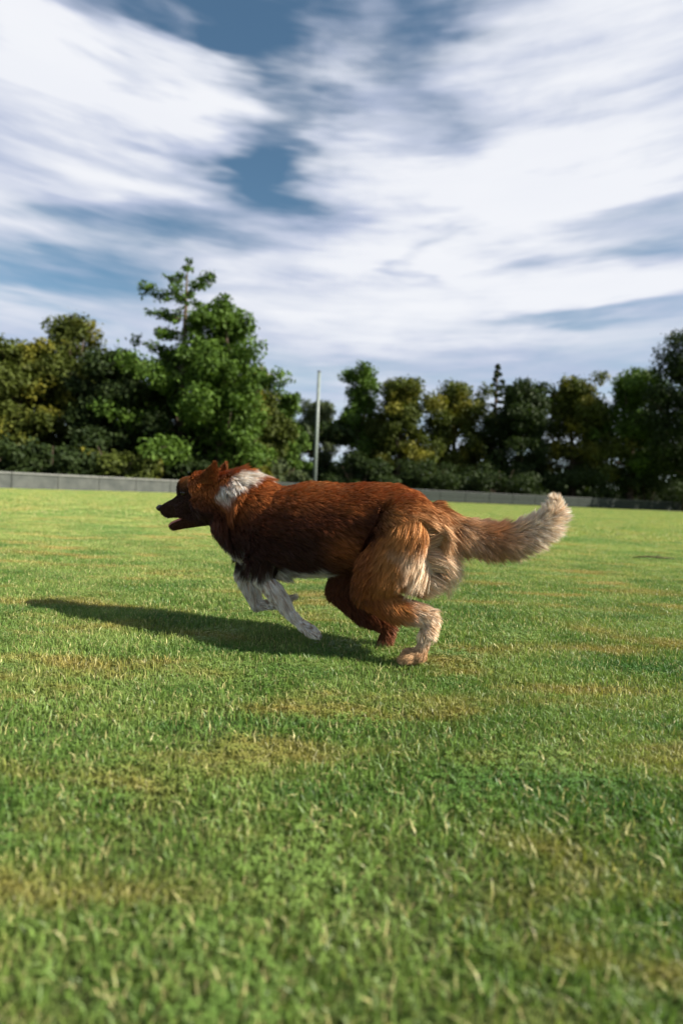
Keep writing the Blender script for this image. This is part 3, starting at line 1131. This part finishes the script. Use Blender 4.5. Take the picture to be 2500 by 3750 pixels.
# ---- hair
rs = np.random.RandomState(5)
v0, v1, v2 = BV[TRI[:, 0]], BV[TRI[:, 1]], BV[TRI[:, 2]]
area = np.linalg.norm(np.cross(v1 - v0, v2 - v0), axis=1)
NH_ = 270000
tc_ = (v0 + v1 + v2) / 3
kt, _, _ = classify(tc_)
dens = np.array([1.0, 2.2, 2.2, 1.4, 1.0, .95, 1.1, 3.4, 1.9, 1.1, 2.2])[kt]
prob = area * dens
ti = rs.choice(len(TRI), NH_, p=prob / prob.sum())
u = rs.rand(NH_); v = rs.rand(NH_)
fp = u + v > 1
u[fp] = 1 - u[fp]; v[fp] = 1 - v[fp]
P = v0[ti] + (v1[ti] - v0[ti]) * u[:, None] + (v2[ti] - v0[ti]) * v[:, None]
N = VN[TRI[ti, 0]] * (1 - u - v)[:, None] + VN[TRI[ti, 1]] * u[:, None] + VN[TRI[ti, 2]] * v[:, None]
N /= np.linalg.norm(N, axis=1)[:, None] + 1e-9
K, FL, BI = classify(P)
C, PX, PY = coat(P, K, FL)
# length (m), lift
LEN = np.array([.044, .007, .008, .012, .042, .030, .040, .050, .017, .027, .014])[K]
LIFT = np.array([.55, .22, .3, .30, .5, .36, .55, 1.0, .30, .46, .30])[K]
# breeches and haunch feathering, elbow and fore-leg feathering, ruff
br = sstep(PX, 1470, 1560) * sstep(PY, 1850, 1930) * sstep(2230 - PY, 0, 60) * np.isin(K, [5, 6, 9])
LEN = LEN * (1 + br * 1.1)
ff = (K == 8) & (N[:, 0] > .1)
LEN[ff] *= 2.6 - 1.8 * sstep(PY[ff], 2130, 2290)
bl_ = (K == 5) & (N[:, 2] < -.5)
LEN[bl_] *= .95
top = (K == 5) & (N[:, 2] > .6)
LEN[top] *= .8
ck_ = (K == 3) & (PX > 745) & (PY > 1800)
LEN[ck_] = .026
hb_ = (K == 0) & (PX < 860)
LEN[hb_] = .016 + .020 * sstep(PX[hb_], 800, 860)
LEN[(K == 0) & (PY > 1850)] *= 1.15
tl = K == 7
tt = np.clip((PX - 1560) / 480, 0, 1)
LEN[tl] = (.033 + .017 * np.sin(PI * np.clip(tt[tl] * .95, 0, 1))) * (1 - .5 * sstep(1900 - PY[tl], 0, 50) * sstep(PX[tl], 1960, 2010))
und = tl & (N[:, 2] < 0)
LEN[und] *= 1.12
LEN *= .75 + .45 * rs.rand(NH_)
# no hair on the nose and around the eye and toes ends
eyeL = dp(672, 1806, -.034); eyeR = dp(672, 1806, .034)
keep = np.ones(NH_, bool)
for e in (eyeL, eyeR):
    keep &= np.linalg.norm(P - np.array(e), axis=1) > .0085
keep &= ~((PX < 594) & (K == 1))
FLOW = FL.copy()
# the coat hangs: down the flank, down the breeches
hang = np.array([.55, 0, 0, .15, .7, .35, .65, .35, .1, .35, .1])[K]
FLOW[:, 2] -= hang * (1 - .5 * (N[:, 2] > .6))
wv = fnoise(P, 16, 1.2); wv2 = fnoise(P, 38, 4.0)
FLOW[:, 2] += .28 * wv * (~np.isin(K, [1, 2, 3])); FLOW[:, 1] += .25 * wv2 * (~np.isin(K, [1, 2, 3]))
FLOW -= N * (FLOW * N).sum(1)[:, None]
FLOW /= np.linalg.norm(FLOW, axis=1)[:, None] + 1e-9
DIR = FLOW * (1 - LIFT * .5)[:, None] + N * LIFT[:, None]
DIR += rs.normal(size=(NH_, 3)) * .07
DIR /= np.linalg.norm(DIR, axis=1)[:, None]
MIDP = P + DIR * LEN[:, None] * .5
D2 = DIR + FLOW * .5
D2[:, 2] -= .22 * (~np.isin(K, [1, 2]))
D2 /= np.linalg.norm(D2, axis=1)[:, None]
TIP = MIDP + D2 * LEN[:, None] * .5
# clumping into locks
nc = 9000
ci = rs.choice(NH_, nc, replace=False)
kd = kdtree.KDTree(nc)
for j, i in enumerate(ci):
    kd.insert(P[i], j)
kd.balance()
own = np.array([kd.find(p)[1] for p in P])
cl = ci[own]
far_ = np.linalg.norm(P - P[cl], axis=1) > .02
cs = np.array([.5, .1, .1, .25, .48, .46, .5, .45, .3, .45, .25])[K] * (.6 + .5 * rs.rand(NH_))
cs[far_ | (K != K[cl])] = 0
TIP = TIP + (TIP[cl] - TIP) * cs[:, None]
MIDP = MIDP + (MIDP[cl] - MIDP) * (cs * .35)[:, None]
# colour: locks differ, single hairs too
lock = rs.rand(nc)[own]
C = C * (.72 + .42 * lock + .22 * rs.rand(NH_))[:, None]
wht = C.min(1) > .35
tk = wht & (rs.rand(NH_) < .22)
C[tk] *= np.array((.80, .62, .45))
tk = (K == 8) & (fnoise(P, 150, 2.0) > .42)
C[tk] *= np.array((.55, .42, .34))
lite = rs.rand(NH_) < .10
C[lite] *= 1.35
WD = np.where(np.isin(K, [1, 2, 3, 10]), .0008, .00105) * (.7 + .6 * rs.rand(NH_))
S = np.cross(TIP - P, rs.normal(size=(NH_, 3)))
S /= np.linalg.norm(S, axis=1)[:, None] + 1e-9
S *= WD[:, None] / 2


def hair_obj(name, sel):
    n = sel.sum()
    p, mm, t_, s, c, nn = P[sel] - N[sel] * .0015, MIDP[sel], TIP[sel], S[sel], C[sel], N[sel]
    Vv = np.stack([p - s, p + s, mm - s * .85, mm + s * .85, t_], 1).reshape(-1, 3)
    b = np.arange(n)[:, None] * 5
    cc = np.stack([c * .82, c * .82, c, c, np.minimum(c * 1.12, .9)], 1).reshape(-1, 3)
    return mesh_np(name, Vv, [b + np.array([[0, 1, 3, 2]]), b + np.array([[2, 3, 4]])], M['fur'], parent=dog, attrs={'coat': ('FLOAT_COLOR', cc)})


ruff = (((PX - 912) + (PY - 1755) * .85) / 1.31 > -46) & (((PX - 912) + (PY - 1755) * .85) / 1.31 < 46) & (PY < 1850) & (PX > 800) & ~np.isin(K, [1, 2])
tailh = K == 7
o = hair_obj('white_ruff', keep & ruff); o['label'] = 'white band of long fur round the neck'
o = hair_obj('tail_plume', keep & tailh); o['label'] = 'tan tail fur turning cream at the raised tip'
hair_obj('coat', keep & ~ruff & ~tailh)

# ---- ears: folded back triangular flaps with their own fur
def ear(base_f, base_b, tip, w, far):
    bf, bb, tp_ = dp(base_f[0], base_f[1], w * .75), dp(base_b[0], base_b[1], w * 1.25), dp(tip[0], tip[1], w * 1.35)
    sgn = 1 if w > 0 else -1
    out = Vector((0, sgn, 0))
    n = 9
    Vv = []; F = []
    for side in (0, 1):
        for i in range(n):
            t = i / (n - 1)
            for j in range(7):
                q = j / 6
                a = bf.lerp(bb, q)
                wid = (1 - t ** 1.5)
                centre = bf.lerp(bb, .5).lerp(tp_, t)
                p = centre + (a - bf.lerp(bb, .5)) * wid
                cup = .016 * math.sin(PI * q) * (1 - t * .6)
                p = p + out * cup + out * (.0035 if side == 0 else 0) * (1 - t)
                Vv.append(p)
    for side in (0, 1):
        o_ = side * n * 7
        for i in range(n - 1):
            for j in range(6):
                f = (o_ + i * 7 + j, o_ + i * 7 + j + 1, o_ + (i + 1) * 7 + j + 1, o_ + (i + 1) * 7 + j)
                F.append(f if side == 0 else f[::-1])
    e_ = [i * 7 for i in range(n)]
    for i in range(n - 1):
        F.append((i * 7, (i + 1) * 7, n * 7 + (i + 1) * 7, n * 7 + i * 7))
        F.append((i * 7 + 6, n * 7 + i * 7 + 6, n * 7 + (i + 1) * 7 + 6, (i + 1) * 7 + 6))
    Vv = np.array([x[:] for x in Vv])
    q4 = np.array(F)
    base_c = RUST * .55
    eo = mesh_np('ear', Vv, [q4], M['skin'], parent=dog, smooth=True, attrs={'coat': ('FLOAT_COLOR', np.tile(base_c, (len(Vv), 1)))})
    # short hair all over the flap
    r2 = np.random.RandomState(9 if far else 8)
    m_ = 5200
    fi = r2.randint(0, len(F), m_)
    A, B, C_, D = (Vv[q4[fi, k]] for k in range(4))
    uu, vv = r2.rand(m_, 1), r2.rand(m_, 1)
    pp_ = (A * (1 - uu) + B * uu) * (1 - vv) + (D * (1 - uu) + C_ * uu) * vv
    nn = np.cross(B - A, D - A); nn /= np.linalg.norm(nn, axis=1)[:, None] + 1e-9
    fl = np.array((tp_ - bf.lerp(bb, .5)).normalized())
    ln = (.005 + .006 * r2.rand(m_))[:, None]
    d_ = fl * .9 + nn * .35 + r2.normal(size=(m_, 3)) * .22; d_ /= np.linalg.norm(d_, axis=1)[:, None]
    s_ = np.cross(d_, r2.normal(size=(m_, 3))); s_ /= np.linalg.norm(s_, axis=1)[:, None]; s_ *= .0005
    tip_ = pp_ + d_ * ln
    Vh = np.stack([pp_ - s_, pp_ + s_, tip_], 1).reshape(-1, 3)
    ch_ = np.repeat(lerp3(np.tile(MAH, (m_, 1)), np.tile(RUST, (m_, 1)), r2.rand(m_)), 3, 0)
    mesh_np('ear_fur', Vh, [np.arange(m_ * 3).reshape(m_, 3)], M['fur'], parent=eo, attrs={'coat': ('FLOAT_COLOR', ch_)})


ear((716, 1768), (792, 1775), (790, 1696), -.038, False)
ear((762, 1762), (826, 1768), (826, 1696), .038, True)


# ---- eyes, nose, tongue, teeth, claws
def ball(name, c, r, mat, parent, scale=(1, 1, 1), seg=20):
    bm = bmesh.new()
    bmesh.ops.create_uvsphere(bm, u_segments=seg, v_segments=seg // 2 + 2, radius=r, matrix=Matrix.Translation(c) @ Matrix.Diagonal((*scale, 1)))
    me = bpy.data.meshes.new(name); bm.to_mesh(me); bm.free()
    me.polygons.foreach_set('use_smooth', [True] * len(me.polygons))
    me.materials.append(mat)
    o = bpy.data.objects.new(name, me); COL.objects.link(o); o.parent = parent
    return o


for sg in (-1, 1):
    ec = dp(674, 1806, sg * .0305)
    e = ball('eye', ec, .0088, M['eye'], dog)
    ball('pupil', ec + Vector((-.0035, sg * .0072, .0008)), .0038, M['pupil'], e, seg=12)
nz = dp(587, 1860)
nose = ball('nose', nz, .0125, M['nose'], dog, (.8, 1.15, .85))
for sg in (-1, 1):
    ball('nostril', nz + Vector((-.0085, sg * .0055, .0)), .0032, M['pupil'], nose, seg=10)
# tongue: flat, curved, lying in the lower jaw
tv = []; tf = []
tl_pts = [dp(725, 1893), dp(690, 1900), dp(660, 1908), dp(636, 1918), dp(622, 1930)]
for i, p in enumerate(tl_pts):
    ww = [.010, .012, .013, .012, .007][i]
    for q in range(9):
        a_ = -1 + q / 4
        tv.append(p + Vector((0, a_ * ww, -.003 * (1 - a_ * a_) + .007)))
for i, p in enumerate(tl_pts):
    ww = [.010, .012, .013, .012, .007][i]
    for q in range(9):
        a_ = -1 + q / 4
        tv.append(p + Vector((0, a_ * ww * .92, -.003 * (1 - a_ * a_) + .001)))
for s_ in (0, 1):
    for i in range(4):
        for q in range(8):
            f = (s_ * 45 + i * 9 + q, s_ * 45 + i * 9 + q + 1, s_ * 45 + i * 9 + 10 + q, s_ * 45 + i * 9 + 9 + q)
            tf.append(f if s_ else f[::-1])
for i in range(4):
    tf.append((i * 9, i * 9 + 9, 45 + i * 9 + 9, 45 + i * 9)); tf.append((i * 9 + 8, 45 + i * 9 + 8, 45 + i * 9 + 17, i * 9 + 17))
tf += [(36 + q, 37 + q, 82 + q, 81 + q) for q in range(8)]
mesh_np('tongue', np.array([x[:] for x in tv]), [np.array(tf)], M['tongue'], parent=dog, smooth=True)
teeth = []
for sg in (-1, 1):
    for (x, y, r_, h_) in ((612, 1888, .0022, -.011), (640, 1884, .0015, -.004), (655, 1882, .0018, -.005), (672, 1880, .002, -.006)):
        p = dp(x, y, sg * .011)
        teeth.append(tube([p, p + Vector((0, 0, h_ * .6)), p + Vector((.001, 0, h_))], [r_, r_ * .7, r_ * .15], 6))
    p = dp(640, 1922, sg * .007)
    teeth.append(tube([p, p + Vector((0, 0, .005)), p + Vector((.001, 0, .010))], [.002, .0014, .0003], 6))
tubes_obj('teeth', teeth, M['tooth'], dog)['kind'] = 'stuff'
for tpt, f, kd_ in toe_tips:
    a0 = tpt + f * .005 + Vector((0, 0, .001))
    tubes_obj('claw', [tube([a0, a0 + f * .006, a0 + f * .010 + Vector((0, 0, -.003))], [.0026, .002, .0004], 6)], M['claw'], dog)
